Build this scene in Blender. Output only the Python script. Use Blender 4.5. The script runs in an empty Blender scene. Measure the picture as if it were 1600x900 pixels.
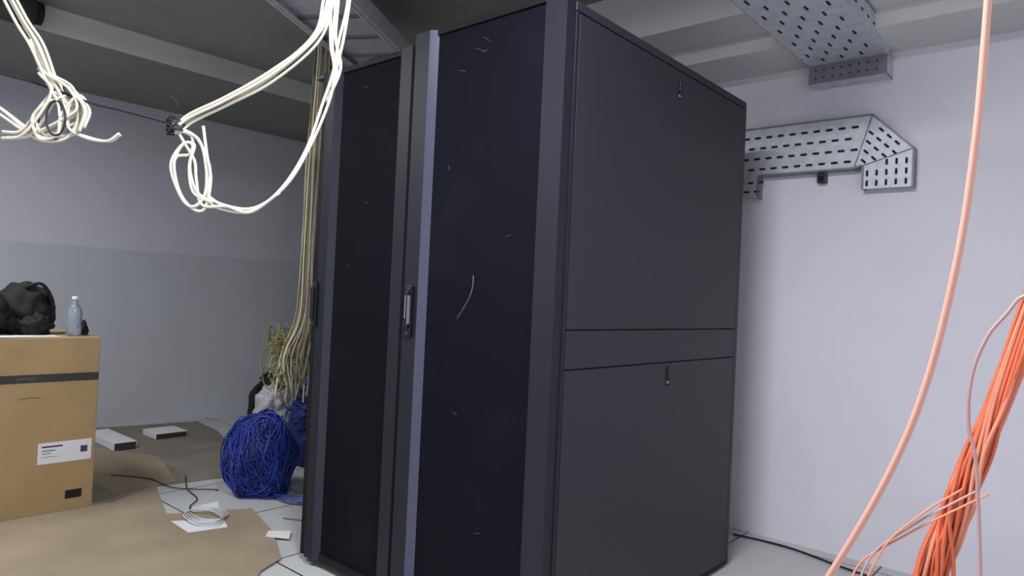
import bpy, bmesh, math, random
from mathutils import Vector, Matrix
random.seed(7)
S=bpy.context.scene
S.view_settings.view_transform='Standard'
S.view_settings.look='None'
S.view_settings.exposure=0.0

# ---------------------------------------------------------------- materials
def lin(c): 
    return tuple(((x/255)/12.92 if x/255<=.04045 else ((x/255+.055)/1.055)**2.4) for x in c)
def mat(name,rgb,rough=.6,metal=0.,noise=0.,nscale=8.,bump=0.,bscale=60.,spec=.5,detail=4.,trans=0.):
    m=bpy.data.materials.new(name); m.use_nodes=True
    N=m.node_tree.nodes; L=m.node_tree.links; b=N['Principled BSDF']
    b.inputs['Roughness'].default_value=rough; b.inputs['Metallic'].default_value=metal
    b.inputs['Specular IOR Level'].default_value=spec
    b.inputs['Transmission Weight'].default_value=trans
    c=lin(rgb); b.inputs['Base Color'].default_value=(*c,1)
    tc=N.new('ShaderNodeTexCoord')
    if noise>0:
        n=N.new('ShaderNodeTexNoise'); n.inputs['Scale'].default_value=nscale; n.inputs['Detail'].default_value=detail
        L.new(tc.outputs['Object'],n.inputs['Vector'])
        r=N.new('ShaderNodeValToRGB'); r.color_ramp.elements[0].position=.3; r.color_ramp.elements[1].position=.7
        r.color_ramp.elements[0].color=(*[x*(1-noise) for x in c],1)
        r.color_ramp.elements[1].color=(*[min(1,x*(1+noise)) for x in c],1)
        L.new(n.outputs['Fac'],r.inputs['Fac']); L.new(r.outputs['Color'],b.inputs['Base Color'])
    if bump>0:
        n2=N.new('ShaderNodeTexNoise'); n2.inputs['Scale'].default_value=bscale; n2.inputs['Detail'].default_value=3
        L.new(tc.outputs['Object'],n2.inputs['Vector'])
        bp=N.new('ShaderNodeBump'); bp.inputs['Strength'].default_value=bump; bp.inputs['Distance'].default_value=.01
        L.new(n2.outputs['Fac'],bp.inputs['Height']); L.new(bp.outputs['Normal'],b.inputs['Normal'])
    return m
M_wall=mat('wall_paint',(224,223,232),.7,noise=.03,nscale=1.5,bump=.05,bscale=30)
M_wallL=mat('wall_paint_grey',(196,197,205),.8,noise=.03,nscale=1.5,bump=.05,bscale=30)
M_wall_shade=mat('wall_lower_shade',(184,186,194),.8,noise=.03,nscale=1.5,bump=.05,bscale=30)  # left wall tone darkened, soft shadow put into the colour
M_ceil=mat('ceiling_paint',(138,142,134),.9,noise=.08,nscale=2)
M_soff_shade=mat('soffit_shade',(130,132,126),.9,noise=.06,nscale=2)  # darker than the bulkhead; shade of its underside put into the colour
M_bulk=mat('bulkhead_paint',(206,208,206),.85,noise=.04,nscale=2)
M_side=mat('powder_coat_side',(43,42,50),.5,noise=.15,nscale=300,bump=.05,bscale=500,spec=.35,detail=2)
M_frame=mat('powder_coat_frame',(28,29,38),.5,noise=.06,nscale=250,spec=.3)
M_framed=mat('powder_coat_dark',(13,14,20),.6,spec=.25)
M_stile_highlight=mat('door_stile_highlight',(72,75,94),.32,metal=.45,spec=.8,noise=.04,nscale=200)  # stile chamfer; part of its highlight is put into the paler colour
M_stile_highlight_dim=mat('door_stile_highlight_dim',(36,38,52),.45,spec=.45,noise=.04,nscale=200)  # same chamfer on the other rack, weaker highlight in the colour
M_gap=mat('shadow_gap_black',(8,8,10),.9)
M_black=mat('black_plastic',(12,12,15),.4)
M_lid=mat('grey_cable',(58,60,64),.6)
M_galv=mat('galvanised_steel',(196,199,206),.45,metal=.25,noise=.12,nscale=25)
M_galvd=mat('galvanised_steel_edge',(126,128,136),.5,metal=.3,noise=.12,nscale=25)
M_slot=mat('slot_dark',(36,36,42),.9)
M_card=mat('cardboard',(160,135,96),.85,noise=.06,nscale=6,bump=.05,bscale=90)
M_cardf=mat('cardboard_floor',(144,130,109),.9,noise=.14,nscale=3,bump=.08,bscale=40)
M_cardd=mat('cardboard_dirty',(124,115,104),.9,noise=.14,nscale=4)
M_white=mat('paper_white',(214,215,219),.7)
M_tapeb=mat('printed_band',(48,46,46),.6)
M_print=mat('label_print',(70,70,76),.7)
M_cab=mat('cable_cream',(218,212,193),.5)
M_cabb=mat('cable_beige',(170,162,140),.6,noise=.12,nscale=14)
M_caby=mat('cable_yellow_green',(124,118,70),.6,noise=.2,nscale=14)
M_blue=mat('cable_blue',(30,54,146),.5,noise=.3,nscale=12)
M_blued=mat('cable_blue_deep',(18,30,96),.6,noise=.3,nscale=20)
M_string=mat('string_navy',(24,26,40),.7)
M_or=mat('cable_orange',(206,102,68),.5,noise=.15,nscale=9)
M_or2=mat('cable_orange_pale',(210,132,104),.5,noise=.1,nscale=9)
M_peach=mat('conduit_peach',(208,156,138),.5)
M_pink=mat('cable_pink',(176,142,138),.5)
M_bag=mat('black_fabric',(12,12,15),.85,bump=.5,bscale=14)
M_pbag=mat('white_plastic_bag',(190,192,200),.35,bump=.6,bscale=14)
M_clear=mat('clear_plastic',(190,202,216),.15,trans=.7)
M_scr=mat('scuff_pale',(100,102,112),.8)
M_yel=mat('wire_yellow',(118,104,66),.6)
M_lag=mat('pipe_lagging',(62,66,58),.9,noise=.2,nscale=8,bump=.4,bscale=20)

def mesh_mat():
    m=bpy.data.materials.new('perforated_door_mesh'); m.use_nodes=True
    N=m.node_tree.nodes;L=m.node_tree.links;b=N['Principled BSDF']
    tc=N.new('ShaderNodeTexCoord'); sep=N.new('ShaderNodeSeparateXYZ'); L.new(tc.outputs['Object'],sep.inputs[0])
    def mth(op,a,bv):
        n=N.new('ShaderNodeMath'); n.operation=op
        if hasattr(a,'type'): L.new(a,n.inputs[0])
        else: n.inputs[0].default_value=a
        if bv is not None:
            if hasattr(bv,'type'): L.new(bv,n.inputs[1])
            else: n.inputs[1].default_value=bv
        return n.outputs[0]
    sx=mth('SINE',mth('MULTIPLY',sep.outputs['X'],900),None)
    sz=mth('SINE',mth('MULTIPLY',sep.outputs['Z'],900),None)
    p=mth('MULTIPLY',sx,sz)
    r=N.new('ShaderNodeValToRGB'); r.color_ramp.elements[0].position=.0; r.color_ramp.elements[1].position=.5
    r.color_ramp.elements[0].color=(*lin((17,18,30)),1); r.color_ramp.elements[1].color=(*lin((7,8,15)),1)
    nz=N.new('ShaderNodeTexNoise'); nz.inputs['Scale'].default_value=3; nz.inputs['Detail'].default_value=6; L.new(tc.outputs['Object'],nz.inputs['Vector'])
    mx=N.new('ShaderNodeMix'); mx.data_type='RGBA'; mx.inputs['B'].default_value=(*lin((34,35,45)),1)
    rr=N.new('ShaderNodeMapRange'); rr.inputs[1].default_value=.55; rr.inputs[2].default_value=.9; rr.inputs[4].default_value=.5; L.new(nz.outputs['Fac'],rr.inputs[0]); L.new(rr.outputs[0],mx.inputs['Factor'])
    L.new(mth('ABSOLUTE',p,None),r.inputs['Fac']); L.new(r.outputs['Color'],mx.inputs['A']); L.new(mx.outputs['Result'],b.inputs['Base Color'])
    b.inputs['Roughness'].default_value=.75; b.inputs['Specular IOR Level'].default_value=.10
    return m
M_mesh=mesh_mat()
def tile_mat():
    m=bpy.data.materials.new('floor_tiles'); m.use_nodes=True
    N=m.node_tree.nodes;L=m.node_tree.links;b=N['Principled BSDF']
    tc=N.new('ShaderNodeTexCoord'); br=N.new('ShaderNodeTexBrick'); mp=N.new('ShaderNodeMapping')
    mp.inputs['Location'].default_value=(.12,.08,0)
    L.new(tc.outputs['Object'],mp.inputs[0]); L.new(mp.outputs[0],br.inputs['Vector'])
    br.offset=0; br.inputs['Scale'].default_value=1; br.inputs['Brick Width'].default_value=.6; br.inputs['Row Height'].default_value=.6
    br.inputs['Mortar Size'].default_value=.004; br.inputs['Mortar Smooth'].default_value=0
    br.inputs['Color1'].default_value=(*lin((190,192,191)),1); br.inputs['Color2'].default_value=(*lin((182,184,184)),1)
    br.inputs['Mortar'].default_value=(*lin((40,40,40)),1)
    L.new(br.outputs['Color'],b.inputs['Base Color']); b.inputs['Roughness'].default_value=.35
    return m
M_tile=tile_mat()

# ---------------------------------------------------------------- builder
class B:
    def __init__(s,name): s.bm=bmesh.new(); s.name=name; s.mats=[]
    def mi(s,m):
        if m not in s.mats: s.mats.append(m)
        return s.mats.index(m)
    def box(s,lo,hi,m,bev=0.,rot=None,piv=None):
        t=bmesh.new(); bmesh.ops.create_cube(t,size=1)
        for v in t.verts:
            v.co=Vector([(lo[k]+hi[k])/2+v.co[k]*(hi[k]-lo[k]) for k in range(3)])
        if bev>0: bmesh.ops.bevel(t,geom=list(t.edges),offset=bev,segments=2,affect='EDGES',profile=.6)
        if rot is not None:
            bmesh.ops.rotate(t,verts=t.verts,cent=piv or Vector([(lo[k]+hi[k])/2 for k in range(3)]),matrix=rot)
        s.merge(t,m)
    def merge(s,t,m,smooth=False):
        i=s.mi(m); vm={}
        for v in t.verts: vm[v]=s.bm.verts.new(v.co)
        for f in t.faces:
            try:
                nf=s.bm.faces.new([vm[v] for v in f.verts]); nf.material_index=i; nf.smooth=smooth
            except ValueError: pass
        t.free()
    def prism(s,pts,d,m):
        t=bmesh.new(); a=[t.verts.new(p) for p in pts]; f=t.faces.new(a)
        r=bmesh.ops.extrude_face_region(t,geom=[f])
        for v in [g for g in r['geom'] if isinstance(g,bmesh.types.BMVert)]: v.co+=Vector(d)
        bmesh.ops.recalc_face_normals(t,faces=t.faces)
        s.merge(t,m)
    def tube(s,pts,r,m,seg=8,sub=8,closed=False):
        P=[Vector(p) for p in pts]; out=[]; n=len(P)
        rng=range(n) if closed else range(n-1)
        for i in rng:
            if closed: p0,p1,p2,p3=P[i-1],P[i],P[(i+1)%n],P[(i+2)%n]
            else:
                p1,p2=P[i],P[i+1]; p0=P[i-1] if i>0 else p1*2-p2; p3=P[i+2] if i+2<n else p2*2-p1
            for k in range(sub):
                t=k/sub
                out.append(.5*((2*p1)+(p2-p0)*t+(2*p0-5*p1+4*p2-p3)*t*t+(3*p1-p0-3*p2+p3)*t**3))
        if not closed: out.append(P[-1])
        i=s.mi(m); rings=[]; N=len(out); nrm=None
        for j,p in enumerate(out):
            tg=(out[(j+1)%N]-out[j-1]) if (closed or 0<j<N-1) else ((out[1]-out[0]) if j==0 else (out[-1]-out[-2]))
            if tg.length<1e-7: tg=Vector((0,0,1))
            tg.normalize()
            if nrm is None: nrm=tg.orthogonal().normalized()
            nrm=(nrm-tg*nrm.dot(tg)); nrm=nrm.normalized() if nrm.length>1e-5 else tg.orthogonal().normalized()
            bn=tg.cross(nrm)
            rings.append([s.bm.verts.new(p+(nrm*math.cos(2*math.pi*k/seg)+bn*math.sin(2*math.pi*k/seg))*r) for k in range(seg)])
        pairs=list(zip(rings[:-1],rings[1:]))+([(rings[-1],rings[0])] if closed else [])
        for a,b in pairs:
            for k in range(seg):
                f=s.bm.faces.new([a[k],a[(k+1)%seg],b[(k+1)%seg],b[k]]); f.material_index=i; f.smooth=True
        if not closed:
            for rg in (rings[0][::-1],rings[-1]):
                f=s.bm.faces.new(rg); f.material_index=i
    def lump(s,c,rad,m,amp=.15,freq=6.,flat=None,sub=4,seed=0):
        from mathutils import noise
        t=bmesh.new(); bmesh.ops.create_icosphere(t,subdivisions=sub,radius=1)
        for v in t.verts:
            n=noise.noise(v.co*freq*.35+Vector((seed,seed*1.7,0)))+.5*noise.noise(v.co*freq+Vector((seed,3,seed)))
            k=1+amp*n
            v.co=Vector((c[0]+v.co.x*rad[0]*k,c[1]+v.co.y*rad[1]*k,c[2]+v.co.z*rad[2]*k))
            if flat is not None and v.co.z<flat: v.co.z=flat
        s.merge(t,m,True)
    def lathe(s,c,prof,m,seg=24):
        i=s.mi(m); rings=[[s.bm.verts.new((c[0]+r*math.cos(2*math.pi*k/seg),c[1]+r*math.sin(2*math.pi*k/seg),c[2]+z)) for k in range(seg)] for r,z in prof]
        for a,b in zip(rings[:-1],rings[1:]):
            for k in range(seg):
                f=s.bm.faces.new([a[k],a[(k+1)%seg],b[(k+1)%seg],b[k]]); f.material_index=i; f.smooth=True
        s.bm.faces.new(rings[0][::-1]).material_index=i; s.bm.faces.new(rings[-1]).material_index=i
    def slot(s,c,u,w,n,L,W,m,th=.0008):
        c=Vector(c);u=Vector(u).normalized();w=Vector(w).normalized();n=Vector(n).normalized()
        pts=[]
        for sg,a0 in ((1,-90),(-1,90)):
            for k in range(5):
                a=math.radians(a0+k*45)
                pts.append(c+u*(sg*(L/2-W/2))+(u*math.cos(a)+w*math.sin(a))*(W/2)-n*th)
        s.prism(pts,n*2*th,m)
    def done(s):
        me=bpy.data.meshes.new(s.name); s.bm.normal_update(); s.bm.to_mesh(me); s.bm.free()
        for m in s.mats: me.materials.append(m)
        o=bpy.data.objects.new(s.name,me); bpy.context.collection.objects.link(o); return o

# ---------------------------------------------------------------- room
XL,XR,YF,YB,YB2,ZC=-4.45,1.75,-2.7,1.81,2.7,2.59
def simple(name,lo,hi,m):
    b=B(name); b.box(lo,hi,m); return b.done()
simple('floor',(XL-.1,YF-.1,-.1),(XR+.1,YB2+.1,0),M_tile)
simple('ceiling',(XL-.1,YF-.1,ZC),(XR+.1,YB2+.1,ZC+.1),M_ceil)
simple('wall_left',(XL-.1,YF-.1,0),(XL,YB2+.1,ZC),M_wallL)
simple('wall_right',(XR,YF-.1,0),(XR+.1,YB2+.1,ZC),M_wall)
simple('wall_front',(XL,YF-.1,0),(XR,YF,ZC),M_wall)
simple('wall_back',(-.9,YB,0),(XR,YB2+.1,ZC),M_wall)
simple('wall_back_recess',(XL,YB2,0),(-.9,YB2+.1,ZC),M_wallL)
b=B('trim_1'); b.box((XL,YF,2.452),(-3.24,YB2,ZC),M_bulk); b.box((XL,YF,2.448),(-3.245,YB2,2.4525),M_soff_shade); b.done()  # thin added sheet underneath carries the painted underside shade
b=B('trim_2'); b.box((-.9,1.47,2.285),(XR,YB,ZC),M_bulk); b.box((-.9,1.2,2.36),(XR,1.47,ZC),M_bulk); b.done()
simple('wall_shade_skin',(XL,YF,0),(XL+.012,YB2,1.335),M_wall_shade)    # added skin; its darker colour stands in for shadow on the lower wall

# insulated pipe hung against the left bulkhead
b=B('insulated_pipe')
b.tube([(-3.13,-2.69,2.50),(-3.13,-1.6,2.50),(-3.13,-.9,2.50),(-3.13,-.56,2.50)],.085,M_lag,seg=20,sub=3)
b.tube([(-3.13,-.58,2.50),(-3.13,-.52,2.50)],.06,M_slot,seg=16,sub=2)
for y in (-2.2,-1.4,-.75): b.tube([(-3.13,y,2.50),(-3.13,y+.03,2.50)],.0875,M_galvd,seg=20,sub=1)
b.done()

# ---------------------------------------------------------------- racks
D=1.29
def rack(name,x0,x1,lift,sa,sb,rs,mch):
    b=B(name); zt=2.0; yb=.035
    for xa in (x0+.012,x1-.062):
        b.box((xa,yb,.02),(xa+.05,yb+.05,zt-.02),M_frame,.002)
        b.box((xa,D-.06,.02),(xa+.05,D-.01,zt-.02),M_frame,.002)
    b.box((x0+.001,yb,.012),(x1-.001,D-.001,.028),M_framed,.003)
    b.box((x0,yb-.004,zt-.028),(x1,D,zt),M_side,.003)
    for xs,sg in ((x0,1),(x1,-1)):
        b.box((min(xs+sg*.006,xs+sg*.010),yb+.005,.03),(max(xs+sg*.006,xs+sg*.010),D-.01,zt-.02),M_gap)
        xa,xb=sorted((xs,xs+sg*.006))
        for za,zb in ((.03,.8972),(.9018,1.0172),(1.0218,1.967)):
            b.box((xa,yb+.0145,za),(xb,D-.028,zb),M_side,.0012)
        b.box((xa,D-.025,.03),(xb,D,zt-.03),M_side,.0012)
        b.box((xa,yb-.003,.03),(xb,yb+.010,zt-.03),M_frame,.001)
    b.box((x0+.01,D-.012,.03),(x1-.01,D-.002,zt-.02),M_side)
    b.box((x0+.1,.5,zt),(x1-.1,.62,zt+.004),M_black); b.box((x0+.1,.85,zt),(x1-.1,.97,zt+.004),M_black)
    x=x1
    for zc in (1.90,.85):
        b.box((x-.001,.67,zc-.035),(x+.002,.695,zc+.035),M_gap,.0009)
        b.box((x,.677,zc-.004),(x+.005,.688,zc+.03),M_black,.001)
        b.box((x,.674,zc-.028),(x+.003,.690,zc-.018),M_galvd,.001)
    dz0,dz1=.03,zt-.006+lift
    yf=-.012
    xa,xb=x0+sa,x0+sb; ch=.036
    b.prism([(xa,.03,dz0),(xa,yf,dz0),(xb-ch,yf,dz0),(xb-ch,.03,dz0)],(0,0,dz1-dz0),M_frame)
    b.prism([(xb-ch,.03,dz0),(xb-ch,yf,dz0),(xb,yf+.026,dz0),(xb,.03,dz0)],(0,0,dz1-dz0),mch)
    if sa>.02: b.box((x0+.004,.0,dz0),(xa,.03,dz1),M_framed,.002)
    xa,xb=x1-rs,x1-.004
    b.prism([(xa,.03,dz0),(xa,yf+.026,dz0),(xa+.02,yf,dz0),(xb,yf,dz0),(xb,.03,dz0)],(0,0,dz1-dz0),M_frame)
    b.box((x0+sb-.01,-.000,dz1-.02),(x1-rs+.01,.028,dz1),M_framed,.002)
    b.box((x0+sb-.01,-.000,dz0),(x1-rs+.01,.028,dz0+.03),M_framed,.002)
    b.box((x0+sb-.01,.008,dz0+.02),(x1-rs+.01,.014,dz1-.01),M_mesh)
    hx=x0+.045
    b.box((hx-.016,-.024,.955),(hx+.016,-.010,1.135),M_black,.004)
    b.box((hx-.010,-.034,.985),(hx+.010,-.022,1.115),M_black,.005)
    if sa<.02:
        b.box((hx+.0085,-.0355,1.0),(hx+.0105,-.022,1.10),M_galvd,.0008)  # pale strips laid on as the handle's highlights
        b.box((hx-.006,-.0348,1.02),(hx-.001,-.033,1.10),M_galvd,.0008)
    for z in (1.123,.968):
        t=bmesh.new(); bmesh.ops.create_cone(t,cap_ends=True,segments=16,radius1=.005,radius2=.005,depth=.004)
        bmesh.ops.rotate(t,verts=t.verts,cent=(0,0,0),matrix=Matrix.Rotation(math.pi/2,3,'X')); bmesh.ops.translate(t,verts=t.verts,vec=(hx,-.025,z)); b.merge(t,M_lid)
    for xa in (x0+.06,x1-.06):
        for ya in (.1,D-.08):
            t=bmesh.new(); bmesh.ops.create_cone(t,cap_ends=True,segments=20,radius1=.025,radius2=.02,depth=.014)
            bmesh.ops.translate(t,verts=t.verts,vec=(xa,ya,.007)); b.merge(t,M_black)
    return b
b=rack('server_rack',-.68,0.,.035,.006,.115,.105,M_stile_highlight)
for (xa,za,dx,dz) in ((-.40,1.93,.05,-.02),(-.36,1.96,.03,-.02),(-.47,1.87,.035,-.012),(-.36,1.91,.02,.004),(-.30,.35,.03,.01),(-.50,1.55,.012,-.02),(-.22,1.3,.02,.004),(-.42,.72,.02,-.006)):
    b.tube([(xa,.0075,za),(xa+dx*.5,.0075,za+dz*.4),(xa+dx,.0075,za+dz)],.0005,M_scr,seg=5,sub=2)
b.tube([(-.352,.004,1.175),(-.343,-.004,1.15),(-.347,-.008,1.115),(-.37,-.006,1.08),(-.395,-.004,1.05),(-.418,.003,1.03)],.0013,M_yel,seg=6)
b.done()
b=rack('server_rack',-1.262,-.686,0.,.05,.142,.085,M_stile_highlight_dim)
for (xa,za,dx,dz) in ((-1.0,1.9,.04,-.01),(-.95,1.45,.02,-.01),(-1.05,1.2,.015,.01)):
    b.tube([(xa,.0075,za),(xa+dx,.0075,za+dz)],.0005,M_scr,seg=5,sub=2)
# small lid overhanging the top corner and cable slack resting on the roof
b.box((-1.34,.02,1.985),(-1.20,.22,2.004),M_black,.003)
for e in range(5):
    b.tube([(-1.18+.01*e,.06+.01*e,2.012),(-1.05,.05+.02*e,2.02+.006*e),(-.95,.08+.02*e,2.03),(-.86,.06+.01*e,2.018),(-.78,.14,2.01)],.006,M_lid if e%2 else M_black,seg=6,sub=5)
b.done()

# ---------------------------------------------------------------- wall-mounted perforated tray
def perf_poly(b,c0,nu,nv,su,sv,u,v,n,L,W,stag=.5,mask=None):
    c0=Vector(c0);u=Vector(u);v=Vector(v)
    for j in range(nv):
        for i in range(nu):
            p=c0+u*(i*su+(stag*su if j%2 else 0))+v*(j*sv)
            if mask and not mask(p): continue
            b.slot(p,u,v,n,L,W,M_slot)
b=B('wall_cable_tray')
yp=YB-.05
def P(x,z,y=yp): return (x,y,z)
secs=[[(-.38,2.0),(.385,2.0),(.315,1.765),(-.12,1.765),(-.38,1.765)],
      [(.385,2.0),(.55,1.835),(.315,1.765)],
      [(.55,1.835),(.55,1.67),(.35,1.67),(.35,1.776)],
      [(-.38,1.765),(-.12,1.765),(-.12,1.66),(-.38,1.66)]]
for i,sct in enumerate(secs):
    off=.0006*i
    b.prism([P(x,z,yp-off) for x,z in sct],(0,.002,0),M_galv)
outline=[(-.38,2.0),(.385,2.0),(.55,1.835),(.55,1.67)]
inner=[(-.12,1.66),(-.12,1.765),(.315,1.765),(.35,1.776),(.35,1.67)]
for pl in (outline,inner):
    for (xa,za),(xc,zc) in zip(pl[:-1],pl[1:]):
        d=Vector((xc-xa,0,zc-za)).normalized(); nn=Vector((-d.z,0,d.x))*.002
        b.prism([(xa,yp-.006,za),(xc,yp-.006,zc),(xc+nn.x*4,yp-.006,zc+nn.z*4),(xa+nn.x*4,yp-.006,za+nn.z*4)],(0,.056,0),M_galvd)
b.tube([P(.315,1.765,yp-.003),P(.385,2.0,yp-.003)],.002,M_galvd,sub=1); b.tube([P(.315,1.765,yp-.003),P(.55,1.835,yp-.003)],.002,M_galvd,sub=1)
n=(0,-1,0)
perf_poly(b,P(-.33,1.80,yp-.0012),14,4,.056,.052,(1,0,0),(0,0,1),n,.032,.0115,mask=lambda p: p.x<.295+.298*(p.z-1.765))
u=Vector((.707,0,-.707)); v=Vector((.707,0,.707))
def mk(p):
    def side(a,c): return (c[0]-a[0])*(p.z-a[1])-(c[1]-a[1])*(p.x-a[0])
    t=[side((.385,1.98),(.53,1.835)),side((.53,1.835),(.34,1.778)),side((.34,1.778),(.385,1.98))]
    return all(x<-.0005 for x in t) 
perf_poly(b,(.28,yp-.0018,1.82),9,8,.046,.036,u,v,n,.028,.010,mask=mk)
for i in range(5):
    for j in range(3):
        x=.372+i*.039; z=1.695+j*.045
        if z<1.776+.295*(x-.35)-.012: b.slot((x,yp-.0026,z),(0,0,1),(1,0,0),n,.028,.010,M_slot)
for i in range(5):
    for j in range(2): b.slot((-.33+i*.05+.02*j,yp-.0026,1.69+j*.045),(1,0,0),(0,0,1),n,.030,.010,M_slot)
b.done()
b=B('wall_junction_clip'); b.box((.15,YB-.035,1.715),(.19,YB,1.757),M_black,.003); b.box((.16,YB-.04,1.725),(.18,YB-.03,1.745),M_gap,.001); b.done()

# ---------------------------------------------------------------- ceiling perforated tray (right)
b=B('ceiling_cable_tray')
zb=2.25; xa,xb=.12,.45
b.box((xa,.3,zb),(xb,1.72,zb+.002),M_galv)
b.box((xa-.002,.3,zb),(xa,1.72,zb+.1),M_galvd); b.box((xb,.3,zb),(xb+.002,1.72,zb+.1),M_galv)
b.box((xa-.004,.3,zb+.098),(xa+.012,1.72,zb+.1),M_galvd); b.box((xb-.012,.3,zb+.098),(xb+.004,1.72,zb+.1),M_galvd)
b.box((xa,1.70,2.165),(xb,1.704,zb),M_galvd); b.box((xa,1.704,2.165),(xb,YB,2.167),M_galv); b.box((xb-.002,1.704,2.165),(xb,YB,zb),M_galv)
for j in range(16):
    for i in range(4):
        x=xa+.04+i*.08+(.04 if j%2 else 0)
        if x<xb-.015: b.slot((x,.36+j*.085,zb-.0004),(0,1,0),(1,0,0),(0,0,-1),.045,.010,M_slot)
for j in range(15):
    b.slot((xb+.0022,.38+j*.09,zb+.05),(0,1,0),(0,0,1),(1,0,0),.03,.009,M_slot)
for j in range(2):
    for i in range(8): b.slot((xa+.03+i*.037,1.6996,2.19+j*.035),(1,0,0),(0,0,1),(0,-1,0),.009,.0085,M_slot)
for y in (.6,1.1):
    for x in (xa+.02,xb-.02): b.tube([(x,y,zb),(x,y,ZC)],.004,M_galvd,sub=1)
b.done()

# ---------------------------------------------------------------- tray above racks (left)
b=B('overhead_cable_tray')
d=Vector((-.50,.86,0)).normalized(); w=Vector((d.y,-d.x,0)); c0=Vector((-1.25,-.25,2.36))
def q(s_,t_,z): p=c0+d*s_+w*t_; return (p.x,p.y,z)
b.prism([q(0,-.17,2.36),q(1.15,-.17,2.36),q(1.15,.17,2.36),q(0,.17,2.36)],(0,0,.002),M_galv)
for t_ in (-.17,.17):
    b.prism([q(0,t_,2.33),q(1.15,t_,2.33),q(1.15,t_+.003,2.33),q(0,t_+.003,2.33)],(0,0,.10),M_galv)
    b.prism([q(0,t_-.02,2.33),q(1.15,t_-.02,2.33),q(1.15,t_+.02,2.33),q(0,t_+.02,2.33)],(0,0,.002),M_galv)
b.prism([q(1.15,-.17,2.33),q(1.152,-.17,2.33),q(1.152,.17,2.33),q(1.15,.17,2.33)],(0,0,.10),M_galvd)
for s_ in (.25,.5,.75,1.0):
    b.prism([q(s_,-.17,2.35),q(s_+.03,-.17,2.35),q(s_+.03,.17,2.35),q(s_,.17,2.35)],(0,0,.01),M_galvd)
for s_ in (.3,.9):
    for t_ in (-.14,.14): b.tube([q(s_,t_,2.36),q(s_,t_,ZC)],.004,M_galvd,sub=1)
b.done()

# ---------------------------------------------------------------- hanging beige cable bundle left of racks
b=B('vertical_cable_bundle')
j=lambda s: random.uniform(-s,s)
for i in range(72):
    a=random.random()*6.28; r=.062*math.sqrt(random.random()); ox,oy=r*math.cos(a),r*math.sin(a)
    zend=random.uniform(.48,.75); sp=random.uniform(-.08,.13)
    m=M_cabb if random.random()<.8 else M_cab
    if i%4==0: m=M_caby
    b.tube([(-2.0+ox*.6,.5+oy,ZC),(-2.02+ox*.8+j(.008),.5+oy,2.2),(-2.04+ox+j(.012),.5+oy,1.75),(-2.045+ox+j(.012),.5+oy,1.3),(-2.06+ox*1.2+j(.012),.5+oy,.95),(-2.10-sp*.4+ox,.5+oy*2,.75),(-2.12-sp+j(.02),.5+oy*2+j(.05),zend)],.0045,m,seg=6,sub=5)
for i in range(56):
    cx,cy,cz=-2.16+random.uniform(-.13,.08),.46+random.uniform(-.08,.08),.73+random.uniform(-.13,.13)
    R1=random.uniform(.03,.09); tl=random.uniform(-1,1); ph=random.random()*6
    pts=[(cx+R1*math.cos(ph+k*1.05),cy+R1*.6*math.sin(ph+k*1.05)*tl,cz+R1*math.sin(ph+k*1.05)*1.1) for k in range(6)]
    b.tube(pts,.0036,M_caby if i%5 else M_cabb,seg=6,sub=5)
b.done()

# ---------------------------------------------------------------- cream cables hanging near the viewer, tied with a dark string
K=Vector((-.41,-.94,1.47)); HX=Vector((.755,.655,.0464)); HZ=Vector((-.03,-.03,1))
DN=Vector((-.655,.755,0))
def h(a,c,e=0.): return K+HX*(a/100)+HZ*(c/100)+DN*(e/100)
def strands(b,path,nst,m,r=.0034,spread=1.2,seg=7):
    for i in range(nst):
        ox,oy,oe=[random.uniform(-spread,spread) for _ in range(3)]
        pts=[h(a+ox+random.uniform(-.35,.35),c+oy*.8+random.uniform(-.35,.35),oe) for a,c in path]
        b.tube(pts,r,m,seg=seg,sub=8)
b=B('hanging_cable_bundle')
strands(b,[(44,112),(41,70),(37,40),(35.2,28.6),(32.3,19.8),(22,11),(11.7,5.3),(3.5,1.2),(0.5,-1.2)],6,M_cab,spread=1.1)
strands(b,[(46,112),(43,70),(40.5,42),(39.6,28.6),(37.9,19.8),(36.7,12.5),(34.5,5.1),(30.8,-5.1),(25,-14.5),(18,-19.3),(10.5,-18.6),(6.5,-16)],2,M_cab,spread=1.0)
strands(b,[(43,112),(40,70),(37.5,42),(36.6,28.6),(36.2,19),(37.2,12.5),(35,6)],3,M_cab,spread=1.1)
strands(b,[(0.5,-1),(5.5,-3.5),(8,-10),(7.5,-16),(5,-19),(2,-17),(-.3,-9.5),(2.2,-5),(4.6,-5),(3.6,-10),(5,-15.5),(9,-18.4)],2,M_cab,spread=.6)
strands(b,[(6.6,-.7),(7.4,-7),(8,-13),(7,-19),(4.4,-19.2),(1.2,-16),(-.5,-10),(.6,-7.2),(3.5,-6.5),(4.2,-3),(1,-1)],1,M_cab,spread=.4)
strands(b,[(-.2,.2),(2.2,-4),(4.5,-8),(5,-13),(6.4,-18.2),(12,-18.9),(18,-19.8),(24,-15.8)],1,M_cab,spread=.4)
strands(b,[(-60,110),(-52,60),(-44,40),(-36,25),(-32.3,18.5),(-28.6,10.5),(-26,5.5),(-25,2)],5,M_cab,spread=1.2)
strands(b,[(-25,3),(-21.8,5),(-21.3,.7),(-24,-2.8),(-29,-3.2),(-34,-1),(-40,3),(-48,8)],3,M_cab,spread=.9)
strands(b,[(-27,7.5),(-23.5,4),(-24,-1),(-20,-3),(-15,-4.2),(-12,-2.6)],2,M_cab,r=.003,spread=.5)
strands(b,[(-26,6),(-29.5,4.5),(-33,1),(-31,-3.4),(-27,-2.2),(-26,2),(-23,6),(-20.8,3),(-22,-1.5)],4,M_cab,spread=.9)
strands(b,[(-30,12),(-27,8),(-30,3),(-34,-2),(-38,-3)],4,M_cab,spread=1.1)
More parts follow.
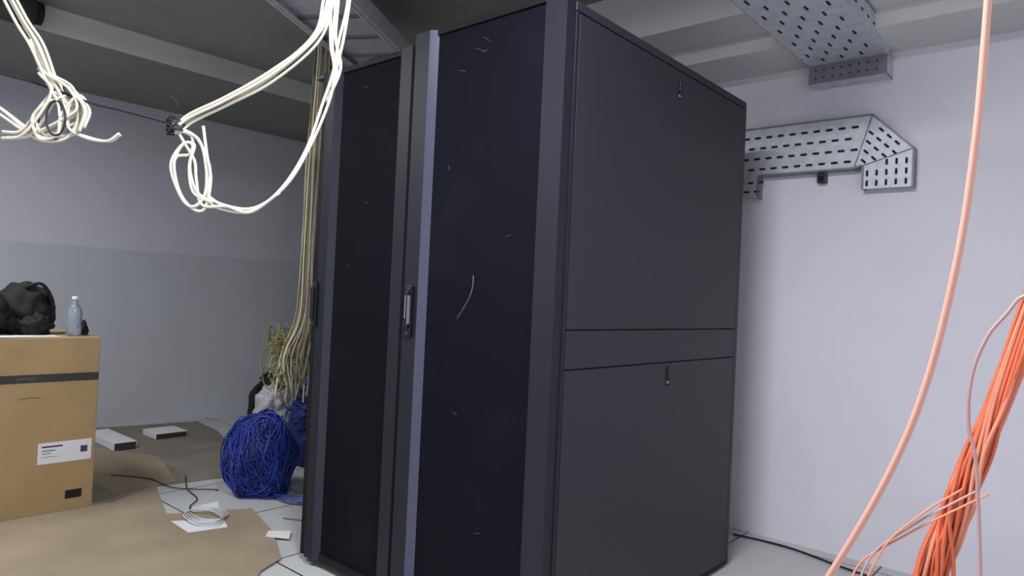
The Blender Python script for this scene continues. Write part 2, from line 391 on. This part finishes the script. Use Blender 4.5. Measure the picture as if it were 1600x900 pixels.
strands(b,[(-33,19),(-30,12),(-24,8),(-22,3),(-26,0),(-31,-2)],3,M_cab,spread=.9)
for e in range(3):
    R1=3+e; pts=[h(-24-e*2.6+R1*.55*math.cos(k*1.05),1.2+R1*math.sin(k*1.05),(-1)**e) for k in range(6)]
    b.tube(pts,.0024,M_string,seg=6,closed=True)
b.tube([h(-150,62),h(-95,34),h(-60,18),h(-32.3,9.6),(h(-20,5.2)),h(-12,3.2),h(-3,.8),h(0,0)],.0032,M_string,seg=6)
for e in range(6):
    pts=[h(.2+1.9*math.cos(k*1.05+e),-.2+1.1*math.sin(k*1.05)*(1+.2*e),1.3*math.sin(k*1.05+e)) for k in range(6)]
    b.tube(pts,.0024,M_string,seg=6,closed=True)
b.tube([h(0,.4),h(-.8,2.5),h(.8,4.6),h(-1.2,6.6)],.0009,M_string,seg=5)
b.tube([h(.5,0),h(2,-.8,1),h(2.6,.5,1)],.002,M_string,seg=5)
b.done()

# ---------------------------------------------------------------- cardboard box and things on it
b=B('cardboard_box')
bx0,bx1,by0,by1,bz=-3.05,-2.5,-1.0,-.36,.825
b.box((bx0,by0,0.001),(bx1,by1,bz),M_card,.006)
b.box((bx1-.001,by0+.002,.618),(bx1+.0012,by1-.002,.655),M_tapeb)
b.box((bx1,-.70,.630),(bx1+.0018,-.62,.643),M_print)
b.box((bx1-.001,-.60,.237),(bx1+.0015,-.378,.335),M_white)
b.box((bx1+.0014,-.585,.312),(bx1+.0019,-.50,.320),M_print)
b.box((bx1+.0014,-.585,.296),(bx1+.0019,-.53,.300),M_print)
b.box((bx1+.0014,-.585,.284),(bx1+.0019,-.545,.287),M_print)
b.box((bx1+.0014,-.585,.268),(bx1+.0019,-.52,.270),M_print)
b.box((bx1+.0014,-.425,.275),(bx1+.0019,-.395,.305),M_lid)
b.box((bx1-.001,-.48,.06),(bx1+.0015,-.41,.10),M_black,.0005)
b.box((bx0+.003,-.685,bz-.001),(bx1-.003,-.680,bz+.0008),M_gap)
b.tube([(bx1+.0005,-.69,.545),(bx1+.0005,-.64,.55),(bx1+.0005,-.60,.545)],.0012,M_tapeb,seg=5)
b.done()
b=B('black_backpack')
b.lump((-2.76,-.62,.94),(.12,.12,.135),M_bag,.3,7,flat=bz+.002,seed=2)
b.lump((-2.74,-.80,.92),(.12,.12,.12),M_bag,.25,7,flat=bz+.002,seed=4)
b.lump((-2.66,-.60,.875),(.07,.07,.06),M_bag,.35,7,flat=bz+.002,seed=6)
b.tube([(-2.68,-.64,1.05),(-2.66,-.58,1.07),(-2.67,-.53,1.0),(-2.69,-.51,.9)],.008,M_bag)
b.done()
b=B('plastic_bottle')
b.lathe((-2.585,-.455,bz+.001),[(.028,0),(.033,.006),(.033,.05),(.029,.06),(.033,.07),(.033,.12),(.022,.145),(.012,.16),(.012,.172)],M_clear)
b.lathe((-2.585,-.455,bz+.173),[(.014,0),(.014,.016),(.012,.018)],M_white)
b.done()
b=B('black_cloth'); b.lump((-2.67,-.395,bz+.02),(.045,.028,.05),M_bag,.4,8,flat=bz+.002,seed=9); b.done()
b=B('paper_sheet'); b.box((-2.60,-.78,bz+.001),(-2.505,-.53,bz+.004),M_white,rot=Matrix.Rotation(.05,3,'Z')); b.done()

# ---------------------------------------------------------------- floor litter
def sheet(name,pts,z0,z1,m):
    b=B(name); b.prism([(x,y,z0) for x,y in pts],(0,0,z1-z0),m); return b.done()
sheet('cardboard_sheet',[(-4.43,.32),(-4.29,.98),(-3.85,.93),(-3.35,.78),(-2.9,.62),(-2.60,.40),(-2.66,0.),(-2.52,-.26),(-2.55,-.345),(-3.2,-.345),(-4.43,-.3)],.001,.005,M_cardd)
sheet('cardboard_sheet',[(-2.48,-.28),(-2.66,.0),(-2.14,-.16),(-1.97,.18),(-1.60,.08),(-1.30,-.06),(-1.24,-.18),(-.9,-.5),(-1.2,-1.5),(-2.48,-1.5)],.006,.010,M_cardf)
sheet('cardboard_sheet',[(-3.9,-.2),(-3.8,.06),(-3.3,.28),(-2.68,.12),(-2.66,-.12),(-2.60,-.22)],.0055,.0075,M_cardf)
sheet('paper_sheet',[(-2.02,-.19),(-1.90,.0),(-1.78,-.04),(-1.82,-.2)],.011,.012,M_white)
sheet('paper_sheet',[(-2.18,-.02),(-2.20,.12),(-2.05,.06),(-2.08,-.06)],.003,.004,M_white)
sheet('paper_sheet',[(-1.62,.07),(-1.55,.14),(-1.47,.08),(-1.56,.02)],.011,.012,M_white)
b=B('carton_offcut'); b.box((-4.10,.12,.008),(-3.60,.26,.058),M_white,.003); b.box((-3.6005,.125,.009),(-3.598,.255,.053),M_tapeb); b.done()
b=B('carton_offcut'); b.box((-4.02,.46,.006),(-3.80,.68,.045),M_white,.003); b.box((-3.8005,.465,.007),(-3.798,.675,.04),M_tapeb); b.done()
b=B('loose_floor_wires')
def fw(pts,r,m): b.tube([(x,y,z) for x,y,z in pts],r,m,seg=6)
fw([(-2.75,.20,.010),(-2.5,.10,.006),(-2.3,.06,.006),(-2.2,-.02,.006),(-2.1,-.06,.008)],.003,M_string)
fw([(-3.0,-.1,.012),(-2.8,.02,.012),(-2.55,.05,.01),(-2.4,.2,.006),(-2.38,.2,.006)],.003,M_string)
for e in range(4):
    fw([(-2.0+.12*math.cos(k*1.05)+e*.02,-.02+.07*math.sin(k*1.05)-e*.02,.018+.004*e) for k in range(7)],.0035,M_pbag)
fw([(-1.75,.22,.006),(-1.6,.28,.005),(-1.4,.2,.005),(-1.30,.1,.005)],.002,M_string)
fw([(-.15,1.70,.006),(.1,1.72,.006),(.4,1.64,.006),(.7,1.6,.006),(1.1,1.62,.006)],.005,M_string)
b.done()

# ---------------------------------------------------------------- blue cable heap
from mathutils import noise as mn
b=B('blue_cable_heap')
c=Vector((-2.215,.36,.195)); rr=Vector((.170,.165,.215))
def deform(p):
    k=1+.30*mn.noise(p*1.3+Vector((4,1,2)))+.12*mn.noise(p*3.1)
    q_=p*k
    return Vector((q_.x*(1-.12*q_.z),q_.y*(1-.12*q_.z),q_.z))
t=bmesh.new(); bmesh.ops.create_icosphere(t,subdivisions=4,radius=1)
for v in t.verts:
    p=deform(v.co.copy()); v.co=Vector((c.x+p.x*rr.x*.97,c.y+p.y*rr.y*.97,max(.006,c.z+p.z*rr.z*.97)))
b.merge(t,M_blued,True)
for i in range(150):
    nrm=Vector((random.gauss(0,1),random.gauss(0,1),random.gauss(0,.35))).normalized()
    u=nrm.orthogonal().normalized(); v=nrm.cross(u); off=random.uniform(-.8,.8); k1=math.sqrt(1-off*off); pts=[]
    g=random.uniform(.96,1.09)
    for k in range(12):
        a=k*math.pi/6; p=deform((u*math.cos(a)+v*math.sin(a))*k1+nrm*off)
        p=p*(g+random.uniform(-.03,.05)); pt=Vector((c.x+p.x*rr.x,c.y+p.y*rr.y,c.z+p.z*rr.z)); pt.z=max(pt.z,.008); pts.append(pt)
    b.tube(pts,.0034,M_blue if i%3 else M_blued,seg=5,sub=3,closed=True)
for e in range(4):
    b.tube([(-2.1+.02*e,.35,.03),(-1.95,.36+.03*e,.008+.003*e),(-1.8,.46+.02*e,.007),(-1.7,.6,.007)],.0035,M_blue,seg=5)
b.lump((-2.58,.96,.2),(.19,.19,.29),M_blued,.3,5,flat=.01,seed=3)
for i in range(130):
    cc=Vector((-2.59+random.uniform(-.10,.12),.94+random.uniform(-.1,.1),.38+random.uniform(-.18,.13))); R1=random.uniform(.07,.13)
    nrm=Vector((random.gauss(0,.7),random.gauss(0,.7),1)).normalized(); u=nrm.orthogonal().normalized(); v=nrm.cross(u)
    pts=[cc+(u*math.cos(k*.9)+v*math.sin(k*.9))*R1*random.uniform(.85,1.15) for k in range(7)]
    for p in pts: p.z=max(.008,p.z)
    b.tube(pts,.004,M_or if i%18==0 else (M_blue if i%3 else M_blued),seg=5,sub=3)
b.done()
b=B('plastic_bags')
b.lump((-3.05,.90,.31),(.10,.10,.14),M_pbag,.45,8,flat=.01,seed=11)
b.lump((-3.06,.90,.10),(.11,.11,.11),M_bag,.3,8,flat=.006,seed=14)
b.lump((-3.21,.92,.22),(.08,.10,.22),M_bag,.45,7,flat=.006,seed=12); b.lump((-3.13,.96,.46),(.12,.06,.07),M_bag,.5,8,seed=13); b.done()

# ---------------------------------------------------------------- orange cables right
b=B('peach_conduit_cable')
b.tube([(1.120,-.6,ZC),(1.116,-.6,2.2),(1.110,-.6,1.8),(1.100,-.6,1.45),(1.092,-.6,1.30),(1.078,-.6,1.17),(1.050,-.6,1.02),(1.012,-.6,.90),(.95,-.6,.76),(.86,-.6,.58),(.76,-.58,.35),(.70,-.55,.12),(.72,-.5,.012)],.0046,M_peach,seg=12,sub=12)
b.tube([(1.25,-.6,ZC),(1.22,-.6,1.6),(1.17,-.6,1.2),(1.14,-.6,1.13),(1.115,-.6,1.09),(1.10,-.6,1.04),(1.098,-.6,.98),(1.11,-.6,.90),(1.12,-.6,.6),(1.1,-.55,.012)],.0022,M_pink,seg=8)
b.done()
b=B('orange_cable_bundle')
for i in range(40):
    ph=random.random()*6.28; rb=random.uniform(.2,1); f=lambda s:random.uniform(-s,s); m=M_or if i%3 else M_or2
    path=[(1.36,ZC,.02),(1.30,1.9,.02),(1.22,1.45,.022),(1.135,1.18,.018),(1.080,.98,.019),(1.045,.86,.025),(1.015,.75,.030),(.985,.64,.036),(.96,.5,.044),(.94,.3,.06),(.93,.1,.08),(.91,.012,.12)]
    pts=[]
    for k,(x,z,w_) in enumerate(path):
        a=ph+k*.75+f(.7)
        pts.append((x+w_*rb*math.cos(a),-.1+w_*.7*rb*math.sin(a),z+(f(.01) if 0<k<11 else 0)))
    b.tube(pts,.0036,m,seg=6,sub=5)
for k in range(3):
    b.tube([(1.03+.02*k,-.12,.80),(.97-.01*k,-.16,.745-.02*k),(.91-.02*k,-.18,.66-.02*k),(.88,-.2,.5),(.88,-.2,.012)],.0022,M_pink if k%2 else M_or2,seg=6)
b.done()

# ---------------------------------------------------------------- lights
def area(name,loc,size,power,col,rot=(0,0,0),sy=None):
    l=bpy.data.lights.new(name,'AREA'); l.energy=power; l.color=col; l.shape='RECTANGLE'; l.size=size; l.size_y=sy or size
    o=bpy.data.objects.new(name,l); o.location=loc; o.rotation_euler=rot; bpy.context.collection.objects.link(o); return o
area('ceiling_lamp_a',(.42,-.9,2.5),.7,80,(.96,.965,1.),sy=.3)
area('fill_lamp_left',(-2.4,-1.4,2.5),1.2,48,(.97,.99,1.),sy=.4)  # unseen lamp, added to brighten the left part of the room
w=bpy.data.worlds.new('w'); S.world=w; w.use_nodes=True
w.node_tree.nodes['Background'].inputs[0].default_value=(.9,.92,1,1); w.node_tree.nodes['Background'].inputs[1].default_value=.3

# ---------------------------------------------------------------- camera
a_,p_,r_=0.7146,0.0138,0.0464
F=Vector((-math.sin(a_)*math.cos(p_),math.cos(a_)*math.cos(p_),math.sin(p_)))
rt=Vector((math.cos(a_),math.sin(a_),0)); up=rt.cross(F)
R=rt*math.cos(r_)+up*math.sin(r_); U=-rt*math.sin(r_)+up*math.cos(r_)
cd=bpy.data.cameras.new('camera'); co=bpy.data.objects.new('camera',cd); bpy.context.collection.objects.link(co)
cd.sensor_width=36; cd.lens=36*1089.2/1600; cd.clip_start=.02
Mx=Matrix((R,U,-F)).transposed().to_4x4(); Mx.translation=Vector((1.2322,-1.6266,1.1090)); co.matrix_world=Mx
S.camera=co
